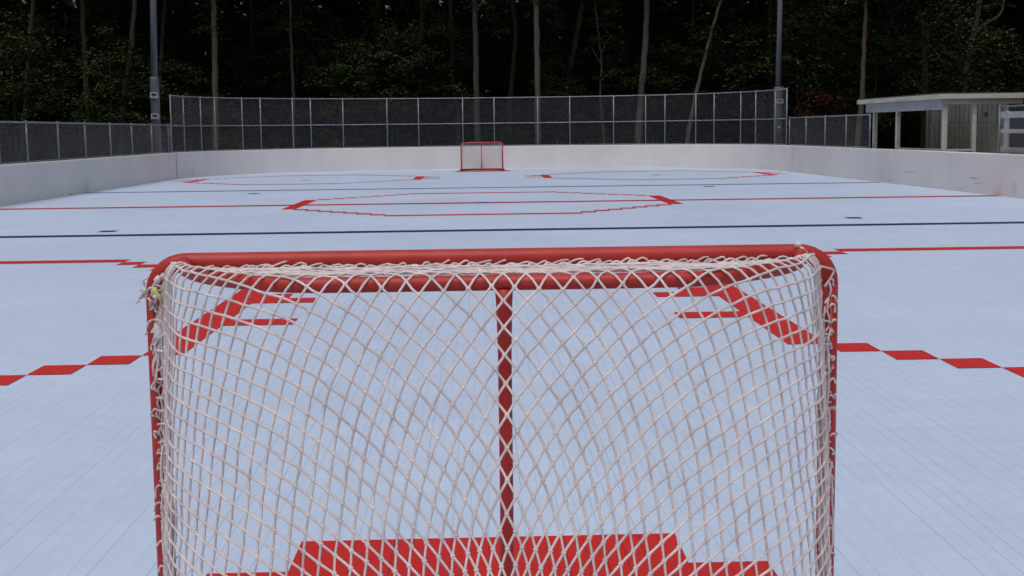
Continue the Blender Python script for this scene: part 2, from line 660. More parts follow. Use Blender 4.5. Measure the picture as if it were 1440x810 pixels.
def build_net():
    b = MB()
    rng = range(-80, 81)
    sub = 2
    hs = STEP // sub
    for fam in (0, 1):
        for u in rng:
            run = []
            last = None
            for s in range(-80 * sub, 80 * sub + 1):
                us, ws = (u * STEP, s * hs) if fam == 0 else (s * hs, u * STEP)
                p = net_pt(us, ws)
                if p is None:
                    if len(run) > 1:
                        b.tube(run, CORD_R, 5, caps=False)
                    run = []
                    continue
                if s % sub == 0:
                    k = (u, s // sub) if fam == 0 else (s // sub, u)
                    p = p + jit(*k)
                else:
                    k = (u, s // sub) if fam == 0 else (s // sub, u)
                    k2 = (u, s // sub + 1) if fam == 0 else (s // sub + 1, u)
                    p = p + (jit(*k) + jit(*k2)) * .5
                if s % sub == 0:
                    if fam == 0:
                        pa = net_pt(us + hs, ws - hs)
                        pb = net_pt(us - hs, ws + hs)
                        ax = (pa - pb).normalized() if pa is not None and pb is not None and (pa - pb).length > 1e-5 else Vector((1, 0, 0))
                        b.knot(p, ax, .0068, .0045)
                run.append(p)
            if len(run) > 1:
                b.tube(run, CORD_R, 5, caps=False)
    return b


CORD_R = .0031


def arc_pts(c, r, a0, a1, n, ax, ay):
    return [Vector(c) + Vector(ax) * (r * math.cos(a0 + (a1 - a0) * i / n)) + Vector(ay) * (r * math.sin(a0 + (a1 - a0) * i / n)) for i in range(n + 1)]


def make_goal():
    root = empty('hockey_goal')
    RB = .085
    cb = MB()
    pts = arc_pts((-GW + RB, 0, GH - RB), RB, math.pi, math.pi / 2, 8, (1, 0, 0), (0, 0, 1))
    pts += [Vector((x, 0, GH)) for x in (-.6, -.3, 0, .3, .6)]
    pts += arc_pts((GW - RB, 0, GH - RB), RB, math.pi / 2, 0, 8, (1, 0, 0), (0, 0, 1))
    cb.tube(pts, PR, 18)
    cb.build('crossbar', M_FRAME, root)
    for s in (-1, 1):
        p = MB()
        p.tube([(s * GW, 0, .012), (s * GW, 0, .4), (s * GW, 0, .8), (s * GW, 0, GH - RB)], PR, 18)
        p.build('post', M_FRAME, root)
        # lacing bar inside the post
        lb = MB()
        lb.tube([(s * (GW - .004), -.036, .05), (s * (GW - .004), -.036, GH - .09)], .005, 6)
        lb.build('lacing_bar', M_FRAME, root)
    sb = MB()
    full = [Vector((-p.x, p.y, GH)) for p in TOPH[::-1]] + [Vector((p.x, p.y, GH)) for p in TOPH[1:]]
    sb.tube(full, BARR, 14)
    sb.build('shelf_bar', M_FRAME, root)
    cp = MB()
    ctr = [(.016, -.50, GH - BARR + .004), (.016, -.50, GH - .05), (.016, -.502, GH - .16), (.016, -.51, .7), (.012, -.55, .3), (.006, -.60, .06)]
    cp.tube(ctr, [.0215, .0195, .0165, .0162, .0162, .0162], 14)
    cp.build('centre_post', M_FRAME, root)
    bf = MB()
    base = [Vector((-p.x, p.y, .022)) for p in BASH[::-1]] + [Vector((p.x, p.y, .022)) for p in BASH[1:]]
    bf.tube(base, .021, 12)
    bf.tube([(.006, -.59, .05), (0, -.70, .03), (0, -.80, .026)], .0155, 10)
    bf.build('base_frame', M_FRAME, root)
    bp = MB()            # flat plate standing inside the base frame
    inner = [p for p in base]
    n0 = len(bp.v)
    for p in inner:
        d = Vector((p.x * .93, p.y * .9, .012))
        bp.v += [(p.x, p.y, .010), (d.x, d.y, .012), (d.x, d.y + .01, .085), (p.x * .985, p.y * .985, .04)]
    for i in range(len(inner) - 1):
        for k in range(3):
            a = n0 + i * 4 + k
            bp.f.append((a, a + 4, a + 5, a + 1))
    bp.build('base_plate', M_FRAME, root)
    build_net().build('net', M_CORD, root)
    # lacing: cord hooked round the posts and along the crossbar
    rr = random.Random(3)
    for s in (-1, 1):
        lc = MB()
        z = .06
        prev = None
        while z < GH - .06:
            a = Vector((s * (GW - .012 + rr.uniform(-.006, .006)), -.033, z))
            tip = a + Vector((s * rr.uniform(.012, .026), rr.uniform(-.012, .004), rr.uniform(-.022, .026)))
            mid = a.lerp(tip, .5) + Vector((0, -.010, .012))
            cu = tip + Vector((s * rr.uniform(-.012, .006), -.008, rr.uniform(-.022, .018)))
            lc.tube(catmull([a + Vector((-s * .016, -.014, -.014)), a, mid, tip, cu], 3), .0033, 5)
            if prev is not None:
                lc.tube([prev, prev.lerp(a, .5) + Vector((rr.uniform(-.008, .008), -.012, 0)), a], .003, 5, caps=False)
            prev = a
            z += rr.uniform(.026, .05)
        lc.build('post_lacing', M_CORD, root)
    for s in (-1, 1):
        gt = MB()
        for i in range(13):
            zt = rr.uniform(.55, 1.16)
            x0, y0 = GW - .034 + rr.uniform(-.014, .020), -.052 + rr.uniform(-.028, .012)
            pts = []
            z = .06
            while z < zt:
                pts.append(Vector((s * (x0 + rr.uniform(-.006, .006) + .012 * max(0, .75 - z)), y0 - .03 * max(0, .9 - z) + rr.uniform(-.006, .006), z)))
                z += rr.uniform(.03, .05)
            gt.tube(pts, .0030, 5)
        z = .10
        while z < 1.1:
            a_ = Vector((s * (GW - .055), -.085, z + rr.uniform(-.01, .01)))
            b_ = Vector((s * (GW - .006), -.050, z + rr.uniform(-.03, .005)))
            gt.tube([a_, a_.lerp(b_, .5) + Vector((0, -.012, rr.uniform(-.006, .006))), b_], .0030, 5)
            z += rr.uniform(.032, .05)
        gt.build('gathered_net', M_CORD, root)
    lc = MB()
    x = -.84
    prev = None
    while x < .86:
        a = Vector((x, -.031, GH - .016 + rr.uniform(-.003, .004)))
        tip = a + Vector((rr.uniform(.012, .03), .006, rr.uniform(.004, .012)))
        cu = tip + Vector((rr.uniform(.006, .02), .002, rr.uniform(-.012, .004)))
        lc.tube(catmull([a + Vector((-.02, -.014, -.006)), a, tip, cu], 3), .0031, 5)
        if prev is not None:
            lc.tube(catmull([prev, prev.lerp(a, .35) + Vector((0, -.006, -.007)), prev.lerp(a, .7) + Vector((0, -.004, .004)), a], 3), .0034, 5, caps=False)
        prev = a
        x += rr.uniform(.038, .07)
    lc.build('crossbar_lacing', M_CORD, root)
    return root


near = make_goal()
far = copy_tree(near)
near.location = (.0515, 2.99, 0.0)
tag(near, 'large red goal frame with white net seen from behind, nearest the camera', 'goal', 'hockey goals')
far.location = (.01, 43.3, 0.0)
far.rotation_euler = (0, 0, math.pi)
far.scale = (.885, .885, .91)
tag(far, 'small distant red goal standing open to the rink before the end boards', 'goal', 'hockey goals')

# details only the near goal shows: knots, tape and loose ends
kn = MB()
rr = random.Random(11)


def wiggle(a, b, n, amp):
    a, b = Vector(a), Vector(b)
    return [a.lerp(b, i / n) + Vector((rr.uniform(-amp, amp), rr.uniform(-amp, amp), rr.uniform(-amp, amp))) * (1 if 0 < i < n else 0) for i in range(n + 1)]


for i in range(7):
    x = -.93 + rr.uniform(-.02, .03)
    z = 1.17 + rr.uniform(-.03, .03)
    kn.tube(wiggle((x, -.05, z), (x + rr.uniform(-.03, .04), -.055, z + rr.uniform(-.06, .06)), 5, .008), .0036, 5)
for i in range(5):
    kn.tube(wiggle((-.90, -.05, 1.20 - i * .012), (-.935, -.06, 1.02 - i * .03), 8, .006), .0034, 5)
for c, r_ in (((-.915, -.055, 1.195), .013), ((-.955, -.05, 1.165), .012), ((-.90, -.06, 1.205), .010), ((-.92, -.065, 1.15), .011)):
    kn.blob(c, r_)
for i in range(4):
    kn.tube(wiggle((-.955, -.04, 1.15), (-.982 + .005 * i, -.05, 1.128 + .008 * i), 4, .004), [.003, .003, .0026, .002, .001], 5)
kn.build('corner_knot', M_CORD, near)
kn = MB()
kn.blob((.842, -.032, GH + .026), .012)
kn.tube(wiggle((.845, -.034, GH + .018), (.865, -.045, GH + .0), 4, .004), .005, 6)
kn.build('corner_knot', M_CORD, near)
kn = MB()
kn.tube(wiggle((.895, -.05, GH - .03), (.945, -.03, GH - .045), 4, .003), .0035, 6)
kn.tube(wiggle((.945, -.03, GH - .045), (.925, -.035, GH - .085), 4, .002), .0035, 6)
kn.build('corner_knot', M_CORD, near)
yl = MB()
yl.tube(wiggle((-.925, -.062, 1.175), (-.905, -.066, 1.135), 3, .004), [.005, .007, .006, .003], 6)
yl.build('cord_end', M_YEL, near)
tp = MB()
tp.tube([(-.916, -.055, 1.082), (-.919, -.058, 1.068), (-.913, -.057, 1.05), (-.918, -.056, 1.034), (-.915, -.052, 1.026)], [.005, .010, .0125, .0115, .004], 7)
tp.build('tape_wrap', M_TAPE, near)

# ------------------------------------------------------------------ chain-link fences
def fence(name, line, z0, z1, mid, post_idx, lab, grp, end_h=None):
    """line: list of xy posts; straight panels between them"""
    root = empty(name, (line[0][0], line[0][1], 0))
    O = Vector((line[0][0], line[0][1], 0))
    P = [Vector((x, y, 0)) - O for x, y in line]
    for i, p in enumerate(P):
        b = MB()
        b.tube([p + Vector((0, 0, z0 + .002)), p + Vector((0, 0, z1 + .02))], .026, 8)
        b.tube([p + Vector((0, 0, z1 + .02)), p + Vector((0, 0, z1 + .035)), p + Vector((0, 0, z1 + .045))], [.031, .030, .008], 8)
        b.build('post', M_GALV, root)
    for z, nm in ((z1, 'top_rail'),) + (((mid, 'mid_rail'),) if mid else ()) + ((z0 + .03, 'bottom_rail'),):
        b = MB()
        b.tube([p + Vector((0, 0, z)) for p in P], .021 if nm != 'bottom_rail' else .014, 8)
        b.build(nm, M_GALV, root)
    w = MB()
    cell = .042
    wr = .00175
    for a, c in zip(P[:-1], P[1:]):
        t = c - a
        L = t.length
        t = t / L
        n = Vector((-t.y, t.x, 0))
        H = z1 - z0 - .04
        zz = z0 + .03
        for sgn in (1, -1):
            s = -H
            off = n * (.003 * sgn + .024)
            while s < L + H:
                # line x = s + sgn*h
                x0, x1 = s, s + sgn * H
                h0, h1 = 0.0, H
                if sgn > 0:
                    if x0 < 0: h0 = -x0
                    if x1 > L: h1 = L - s
                else:
                    if x0 > L: h0 = s - L
                    if x1 < 0: h1 = s
                if h1 - h0 > .02:
                    q0 = a + t * (s + sgn * h0) + off + Vector((0, 0, zz + h0))
                    q1 = a + t * (s + sgn * h1) + off + Vector((0, 0, zz + h1))
                    w.tube([q0, q1], wr, 3, caps=False)
                s += cell * 1.414
    w.build('chain_link_mesh', M_WIRE, root, smooth=False)
    tag(root, lab, 'fence', grp)
    return root


WMID = offset(PATH, .09)


def out_of(P, d):
    out = []
    for x, y in P:
        p = Vector((x, y, 0))
        best = None
        for a, b in zip(WMID[:-1], WMID[1:]):
            e = b - a
            t = max(0, min(1, (p - a).dot(e) / e.dot(e)))
            q = a + e * t
            if best is None or (q - p).length < (best - p).length:
                best = q
        out.append((best.x, best.y))
    return out


LL = [(-11.09, y) for y in (15.4, 17.3, 19.3, 21.3, 23.3, 25.25, 26.8, 28.76, 30.7, 32.75, 34.75, 36.8, 38.75, 39.02)]
fence('low_fence', LL, WH, 1.93, None, None, 'low chain-link fence along the left boards, running past the grey pole', 'chain-link fences on the boards')
TL = [(-10.99, 39.12), (-10.84, 40.24), (-10.48, 41.28), (-10.1, 41.94), (-9.32, 42.94), (-8.72, 43.44), (-7.59, 44.18), (-6.92, 44.52), (-5.68, 44.99),
      (-3.91, 45.44), (-2.62, 45.66), (-.77, 45.83), (.55, 45.87), (2.38, 45.76), (3.72, 45.62), (5.5, 45.18), (6.78, 44.8), (7.48, 44.41), (8.61, 43.71),
      (9.21, 43.15), (10.03, 42.13), (10.47, 41.45), (10.85, 40.22), (11.0, 39.2)]
fence('tall_fence', out_of(TL, .09), WH, 2.98, 1.91, None, 'tall two-tier chain-link fence curving round the far end boards', 'chain-link fences on the boards')
RL = [(11.02, 38.89), (11.11, 37.13), (11.18, 35.27), (11.25, 33.42), (11.32, 31.55)]
fence('low_fence', out_of(RL, .09), WH, 1.93, None, None, 'short low chain-link fence between the tall end fence and the open shelter', 'chain-link fences on the boards')
RN = [(11.60, 24.15), (11.67, 22.2), (11.745, 20.2), (11.81, 18.2), (11.87, 16.2)]
fence('low_fence', out_of(RN, .09), WH, 2.0, None, None, 'low chain-link fence before the white wooden gate, right of the shelter', 'chain-link fences on the boards')

# ------------------------------------------------------------------ light poles
def light_pole(loc, r0, r1, h, zs, boxes, lab, tip):
    root = empty('light_pole', (loc[0], loc[1], -.14))
    b = MB()
    b.tube([(0, 0, zs), (tip * .3, 0, zs + (h - zs) * .3), (tip, 0, h)], [r1, r1 * .93, r1 * .8], 16)
    b.build('shaft', M_POLE, root)
    b = MB()
    b.tube([(0, 0, 0), (0, 0, zs - .05), (0, 0, zs), (0, 0, zs + .03)], [r0, r0, r0 * .98, r1], 16)
    b.build('base_sleeve', M_POLE, root)
    for (z, w, hh) in boxes:
        b = MB()
        b.box((-w / 2 + .03, -r0 - .085, z - hh / 2), (w / 2 + .03, -r0 + .02, z + hh / 2), .012)
        bx = b.build('socket_box', M_BOX, root, smooth=False)
        b = MB()
        b.box((-w * .30 + .03, -r0 - .092, z - hh * .12), (w * .33 + .03, -r0 - .080, z + hh * .36), .004)
        b.build('cover', M_DARK, bx, smooth=False)
    tag(root, lab, 'light pole', 'tall light poles')
    return root


light_pole((-11.42, 38.5), .155, .118, 11.5, 3.72, [(3.10, .27, .21), (2.37, .27, .19)], 'tall grey steel pole with two small boxes, beside the left fence', .22)
lp = light_pole((11.41, 41.5), .165, .105, 11.5, 3.25, [(2.72, .24, .17)], 'tall grey steel pole with one small box, right end of the tall fence', .12)
b = MB()
b.box((-.03, -.172, 1.70), (.05, -.160, 1.78), .003)
b.build('sticker', M_GREYW, lp, smooth=False)

# ------------------------------------------------------------------ players' shelter
E1 = Vector((-.03719646, .99930797, 0))
SH = empty('players_shelter', (11.80, 27.33, 0), math.atan2(E1.y, E1.x) - math.pi / 2)
# local: x outward from the rink, y away from the camera along the boards
ZR = 2.25


def sbox(name, lo, hi, m, bev=.008, parent=SH):
    b = MB()
    b.box(lo, hi, bev)
    return b.build(name, m, parent, smooth=False)


DEP, LEN = 1.62, 4.5
rf = MB()
rf.box((-.26, -.24, ZR + .002), (2.08, 5.2, ZR + .125), .01)
roof = rf.build('roof', M_CREAM, SH, smooth=False)
sbox('roof_felt', (-.24, -.22, ZR + .127), (2.06, 5.18, ZR + .155), M_ROOF, .01, roof)
for y in (0.0, 2.82, 4.43):
    sbox('front_post', (-.055, y - .055, -.14), (.055, y + .055, ZR - .002), M_CREAM)
sbox('end_post', (.72, -.05, -.14), (.82, .05, ZR - .002), M_CREAM)
sbox('rear_post', (DEP - .06, 4.36, -.14), (DEP + .03, 4.46, ZR - .002), M_CREAM)
sbox('rear_post', (DEP - .06, -.05, -.14), (DEP + .03, .05, ZR - .002), M_CREAM)
sbox('header_beam', (-.12, -.09, ZR - .26), (-.06, 4.86, ZR - .003), M_GREYW)
sbox('end_beam', (-.055, -.10, ZR - .13), (2.0, -.056, ZR - .003), M_CREAM)
sd = MB()
n = 17
bw = 4.30 / n
for i in range(n):
    y0 = .05 + i * bw
    sd.box((DEP + .032, y0 + .006, .25), (DEP + .058, y0 + bw - .006, ZR - .004), .005)
    sd.box((DEP + .012, y0 + bw - .028, .25), (DEP + .030, y0 + bw + .028, ZR - .004), .004)
siding = sd.build('back_siding', M_SIDE, SH, smooth=False)
sbox('girt', (DEP - .02, .06, 1.55), (DEP + .010, 4.35, 1.62), M_SIDE)
sbox('rail', (-.05, .06, .93), (.05, 2.76, .985), M_CREAM)
sbox('end_rail', (.06, -.045, .93), (.715, .045, .985), M_CREAM)
sbox('bench_seat', (DEP - .55, .3, .42), (DEP - .15, 4.1, .47), M_SIDE)
sbox('bench_support', (DEP - .45, .5, -.14), (DEP - .2, .58, .419), M_SIDE)
sbox('bench_support', (DEP - .45, 3.8, -.14), (DEP - .2, 3.88, .419), M_SIDE)
b = MB()
b.tube([(DEP - .03, 1.02, 1.80), (DEP - .035, 1.02, 1.86), (DEP - .03, 1.02, 1.92)], [.02, .05, .02], 8)
b.build('cord_hook', plain_mat('yellow_plastic', (.35, .25, .04), (.45, .32, .06), 6, .6), SH)
tag(SH, 'open cream wooden players shelter with flat roof beside the right boards', 'shelter')

GT = empty('wooden_gate', tuple(Vector((11.75, 20, 0)) + Vector((E1.y, -E1.x, 0)) * .46), math.atan2(E1.y, E1.x) - math.pi / 2)
for nm, lo, hi in (('gate_stile', (-.02, 4.42, -.14), (.02, 4.60, 1.90)), ('gate_stile', (-.02, 2.3, -.14), (.02, 2.48, 1.90)),
                   ('gate_rail', (-.026, 2.3, 1.74), (-.0205, 4.72, 1.885)), ('gate_rail', (-.026, 2.3, 1.395), (-.0205, 4.72, 1.49)),
                   ('gate_rail', (-.026, 2.3, .97), (-.0205, 4.72, 1.075)), ('gate_rail', (-.026, 2.3, .4), (-.0205, 4.72, .52))):
    b = MB()
    b.box((lo[0] - (.02 if nm == 'gate_rail' else 0), lo[1], lo[2]), hi, .003)
    b.build(nm, M_GATE, GT, smooth=False)
b = MB()
b.box((.0215, 2.5, .53), (.03, 4.41, 1.73), 0)  # solid dark sheet standing in for the shade in the gate's openings
b.build('opening_shade', M_DARK, GT, smooth=False)
tag(GT, 'white painted wooden gate with dark openings at the right edge, behind fence', 'gate')

# ------------------------------------------------------------------ woods
def leaf(b, p, s, rng, droop=.32):
    """a bent spray of leaf faces"""
    yaw, pit, rol = rng.uniform(0, 6.283), rng.gauss(-.12, droop), rng.gauss(0, .4)
    cy, sy, cp, sp = math.cos(yaw), math.sin(yaw), math.cos(pit), math.sin(pit)
    d = Vector((cy * cp, sy * cp, sp))
    w = Vector((-sy, cy, math.sin(rol) * .7)).normalized()
    L, W = s * rng.uniform(.8, 1.3), s * rng.uniform(.35, .55)
    a = p
    c = p + d * L
    m1 = p + d * (L * .45) + w * W
    m2 = p + d * (L * .45) - w * W
    n = len(b.v)
    b.v += [tuple(a), tuple(m1), tuple(c), tuple(m2)]
    b.f.append((n, n + 1, n + 2, n + 3))


def crown_mesh(name, seed, rx, rz, clumps, per, cr, size, m, hollow=.35):
    rng = random.Random(seed)
    b = MB()
    for i in range(clumps):
        while True:
            v = Vector((rng.uniform(-1, 1), rng.uniform(-1, 1), rng.uniform(-1, 1)))
            if hollow < v.length < 1:
                break
        c = Vector((v.x * rx, v.y * rx, v.z * rz))
        c += Vector((rng.gauss(0, .2), rng.gauss(0, .2), rng.gauss(0, .15)))
        r = cr * rng.uniform(.6, 1.4)
        flat = rng.uniform(.15, .4)
        tilt = Vector((rng.uniform(-.4, .4), rng.uniform(-.4, .4)))
        for k in range(int(per * rng.uniform(.6, 1.3))):
            q = Vector((rng.gauss(0, .5), rng.gauss(0, .5), rng.gauss(0, .5) * flat)) * r
            q.z += q.x * tilt.x + q.y * tilt.y - .25 * (q.x * q.x + q.y * q.y) / r
            leaf(b, c + q, size, rng)
    return b.mesh(name, m, smooth=False)


CROWNS = [crown_mesh('crown', 20 + i, 2.4, 3.0, 80, 85, .75, .15, M_LEAF) for i in range(4)]
HIGH = [crown_mesh('crown', 40 + i, 3.2, 3.6, 80, 50, 1.0, .24, M_LEAFD, .2) for i in range(3)]
SPRAY = [crown_mesh('foliage', 60 + i, 1.0, 1.6, 18, 75, .5, .13, M_LEAF, .0) for i in range(3)]
BUSH = [crown_mesh('foliage', 80 + i, 1.2, 1.1, 40, 55, .5, .12, M_LEAF, .1) for i in range(2)]


def add(name, me, parent, loc, sc=(1, 1, 1), rz=0.0):
    o = bpy.data.objects.new(name, me)
    COL.objects.link(o)
    o.parent = parent
    o.location = loc
    o.scale = sc
    o.rotation_euler = (0, 0, rz)
    return o


def tree(name, Y, px, bark, lab, grp, branches=(), crown_z=11.0, sprays=2, cs=1.0, wk=1.0):
    """px: (x, y, width) of the trunk on its sight lines at depth Y, top first"""
    rng = random.Random(int(px[0][0] * 13 + Y))
    P = [(at(x, y, Y), w) for x, y, w in px]
    top, bot = P[0][0], P[-1][0]
    k = Y / FPX * .5 * wk
    d = (P[0][0] - P[1][0]).normalized()
    root = empty(name, (bot.x, Y, -.14))
    O = Vector(root.location)
    d2 = (P[-1][0] - P[-2][0]).normalized()
    ext = bot + d2 * ((bot.z + .14) / max(.2, -d2.z))
    pts = [ext] + [p for p, w in P[::-1]] + [top + d * 1.5 + Vector((0, .1, 0)), top + d * 4.5 + Vector((rng.uniform(-.3, .3), .3, 0))]
    ws = [P[-1][1] * 1.15] + [w for p, w in P[::-1]] + [P[0][1] * .9, P[0][1] * .55]
    root.location = (ext.x, Y, -.14)
    O = Vector((ext.x, Y, -.14))
    sm, sw = [], []
    cm = catmull([p - O for p in pts], 5)
    for i in range(len(cm)):
        f = i / 5
        a = min(int(f), len(ws) - 1)
        c = min(a + 1, len(ws) - 1)
        sw.append((ws[a] + (ws[c] - ws[a]) * (f - a)) * k * (1 + .06 * math.sin(i * 1.7)))
        sm.append(p if False else cm[i] + Vector((.015 * math.sin(i * 2.1), .02 * math.cos(i * 1.3), 0)))
    b = MB()
    b.tube(sm, sw, 10)
    b.build('trunk', M_BARK[bark], root)
    for br in branches:
        q = [at(x, y, Y - .1) - O for x, y, w in br]
        w_ = [w * k for x, y, w in br]
        b = MB()
        b.tube(catmull(q, 4), [w_[0] + (w_[-1] - w_[0]) * i / (len(q) * 4 - 4) for i in range(len(q) * 4 - 3)], 7)
        b.build('branch', M_BARK[bark], root)
    tp_ = sm[-1]
    add('crown', rng.choice(HIGH), root, (tp_.x, tp_.y, max(crown_z, tp_.z)), (cs, cs, cs), rng.uniform(0, 6.28))
    for i in range(sprays):
        j = rng.randrange(int(len(sm) * .35), len(sm) - 4)
        s = rng.uniform(.7, 1.15)
        add('foliage', rng.choice(SPRAY), root, sm[j] + Vector((rng.uniform(-.9, .9), rng.uniform(.1, .8), rng.uniform(0, .8))), (s, s, s), rng.uniform(0, 6.28))
    tag(root, lab, 'tree', grp)
    return root


GT_ = 'trees in the woods behind the fence'
tree('forest_tree', 52, [(47, 0, 6), (42, 70, 6.5), (37, 140, 7), (32, 225, 8)], 'moss', 'slim mossy tree trunk leaning at the far left edge of the woods', GT_)
tree('forest_tree', 53, [(116, 0, 7), (119, 70, 7), (123, 150, 8), (127, 225, 9)], 'moss', 'dark mossy trunk, second from the left edge of the woods', GT_)
tree('forest_tree', 51, [(190, 0, 6), (184, 70, 6.5), (174, 140, 7), (168, 225, 9)], 'grey', 'grey trunk leaning right behind the low fence, left of the pole', GT_)
tree('forest_tree', 54, [(232, 0, 5), (228, 60, 5), (225, 120, 5.5), (221, 225, 7)], 'grey', 'thin grey trunk just behind the tall left pole', GT_, sprays=1)
tree('forest_tree', 50, [(300, 0, 7.5), (302, 70, 8), (303, 140, 8.5), (304, 225, 10)], 'tan', 'straight bare brown trunk rising behind the left end of the tall fence', GT_, sprays=1)
tree('forest_tree', 52, [(408, 0, 3.5), (410, 80, 4), (413, 140, 4.5), (413, 225, 6)], 'grey', 'very thin grey trunk between the left brown trunk and the far goal', GT_)
tree('forest_tree', 55, [(594, 0, 6), (592, 60, 6.5), (591, 130, 7), (589, 225, 8)], 'brown', 'dark brown trunk behind the tall fence, first left of the far goal', GT_)
tree('forest_tree', 53, [(633, 0, 4.5), (636, 60, 4.5), (638, 130, 5), (645, 165, 6), (643, 225, 9)], 'brown', 'crooked thin brown trunk bending behind the left post of the far goal', GT_)
tree('forest_tree', 51, [(667, 0, 7), (669, 60, 8), (670, 130, 8.5), (673, 225, 10)], 'grey', 'grey trunk rising directly behind the far goal', GT_)
tree('forest_tree', 54, [(720, 0, 5.5), (725, 45, 6), (721, 100, 6.5), (716, 160, 8), (714, 225, 10)], 'brown', 'bent brown trunk just right of the far goal', GT_)
tree('forest_tree', 50, [(754, 0, 8), (755, 60, 8), (756, 130, 8), (757, 225, 9)], 'pale', 'straight pale trunk with light bark right of the far goal', GT_, sprays=1)
tree('forest_tree', 54, [(820, 0, 7), (811, 50, 8), (800, 110, 8.5), (791, 190, 10), (788, 225, 11)], 'moss', 'stout mossy trunk leaning right, beside a thin forked sapling', GT_)
tree('understory_sapling', 51, [(842, 50, 2.2), (846, 90, 2.8), (844, 130, 3.4), (849, 190, 4.5), (850, 225, 5)], 'grey',
     'thin forked sapling with bare side branches behind the tall fence', GT_,
     branches=[[(845, 112, 2.6), (855, 105, 2), (864, 96, 1.2)], [(846, 92, 2), (838, 78, 1.6), (832, 66, 1)], [(846, 76, 2), (852, 60, 1.5), (860, 50, 1)]], crown_z=7.5, cs=.35, sprays=4)
tree('forest_tree', 51, [(910, 0, 8), (907, 70, 8.5), (901, 140, 9.5), (896, 225, 11)], 'pale', 'thick pale trunk leaning right, tallest of the middle right woods', GT_, sprays=1)
tree('forest_tree', 50, [(1014, 0, 4), (1002, 40, 4.5), (989, 90, 5), (975, 150, 5.5), (962, 225, 7)], 'tan', 'slim pale trunk leaning strongly right behind the tall fence', GT_, sprays=3)
tree('forest_tree', 54, [(1083, 0, 6), (1082, 70, 6), (1084, 140, 7), (1086, 225, 8)], 'brown', 'dark trunk half hidden behind the right pole', GT_)
tree('forest_tree', 45, [(1218, 0, 4.5), (1216, 45, 6), (1214, 90, 6), (1212, 140, 7), (1208, 175, 8), (1204, 225, 9)], 'tan',
     'slender tan crooked trunk at the left end of the shelter', GT_, sprays=1)
tree('forest_tree', 52, [(1287, 0, 7), (1298, 40, 8), (1300, 90, 9), (1298, 225, 11)], 'moss', 'dark mossy trunk rising behind the shelter roof', GT_)
tree('forest_tree', 48, [(1378, 0, 7), (1373, 30, 8), (1366, 60, 9), (1359, 90, 10), (1355, 130, 10), (1352, 225, 12)], 'pale',
     'forked pale trunk with a long curving limb above the shelter', GT_,
     branches=[[(1367, 60, 6), (1377, 40, 5), (1392, 30, 4.5), (1406, 20, 4), (1412, 0, 3.5), (1413, -40, 2)], [(1356, 105, 3.5), (1349, 88, 3), (1341, 80, 2)]])
tree('forest_tree', 56, [(975, 0, 6), (974, 60, 6), (976, 140, 6), (976, 225, 7)], 'brown', 'plain dark trunk between the two leaning pale trunks', GT_, sprays=1)
tree('forest_tree', 57, [(532, 0, 6), (530, 70, 6), (533, 140, 7), (534, 225, 8)], 'brown', 'dim trunk deep in leaves, second left of the far goal', GT_)
tree('forest_tree', 57, [(352, 0, 5), (355, 70, 5), (354, 140, 6), (356, 225, 7)], 'brown', 'dim thin trunk right of the straight left brown trunk', GT_)

# broad-leaved understorey: separate small trees, alike
GU = 'leafy understorey trees'
und = None
rng = random.Random(99)


def make_under():
    root = empty('understory_tree')
    b = MB()
    b.tube([(0, 0, 0), (.05, .02, 1.2), (-.04, 0, 2.6), (.1, .05, 4.2), (.05, 0, 6)], [.075, .065, .055, .04, .02], 8)
    b.build('trunk', M_BARK['brown'], root)
    for i in range(4):
        a = i * 1.7
        b = MB()
        z = 2.2 + i * .8
        b.tube([(0, 0, z), (.7 * math.cos(a), .7 * math.sin(a), z + .5), (1.5 * math.cos(a), 1.5 * math.sin(a), z + .8)], [.03, .022, .01], 6)
        b.build('branch', M_BARK['brown'], root)
    add('crown', CROWNS[0], root, (0, 0, 4.6))
    return root


spots = []
for i in range(13):
    spots.append((-26 + i * 4.1 + rng.uniform(-1.2, 1.2), rng.uniform(54.5, 58), rng.uniform(.85, 1.15)))
for i in range(12):
    spots.append((-26 + i * 5.0 + rng.uniform(-1.6, 1.6), rng.uniform(59, 64), rng.uniform(1.0, 1.35)))
spots += [(-6.2, 52.2, .8), (-4.3, 52.6, .95), (-2.5, 53, .85), (9.2, 52, .75), (12.5, 51, .8), (14.5, 49.5, .9), (-17, 50.5, .8), (-14.2, 51, .75), (21, 47, .85), (17.5, 48, .8), (-21, 49.5, .85), (3.8, 53, .7)]
for i, (x, y, s) in enumerate(spots):
    if und is None:
        und = make_under()
        o = und
    else:
        o = copy_tree(und)
    o.location = (x, y, -.14)
    o.scale = (s, s, s * rng.uniform(.9, 1.2))
    o.rotation_euler = (0, 0, rng.uniform(0, 6.28))
    for ch in o.children:
        if ch.name.startswith('crown'):
            ch.data = CROWNS[i % 4]
            ch.location.z = 4.6 + rng.uniform(-.5, .9)
    tag(o, 'leafy green understorey tree filling the dark woods behind the fence', 'tree', GU)

# shrubs at the wood's edge
def shrub(x, y, z, s, m, lab, grp=None, k=0):
    root = empty('shrub', (x, y, -.14))
    b = MB()
    for i in range(5):
        a = i * 1.26
        b.tube([(0, 0, 0), (.15 * math.cos(a), .15 * math.sin(a), z * .5), (.4 * math.cos(a), .4 * math.sin(a), z)], [.02, .015, .008], 5)
    b.build('stems', M_BARK['brown'], root)
    me = BUSH[k]
    if m is not M_LEAF:
        me = me.copy()
        me.materials[0] = m
    add('foliage', me, root, (0, 0, z), (s, s, s), k + x)
    tag(root, lab, 'shrub', grp)


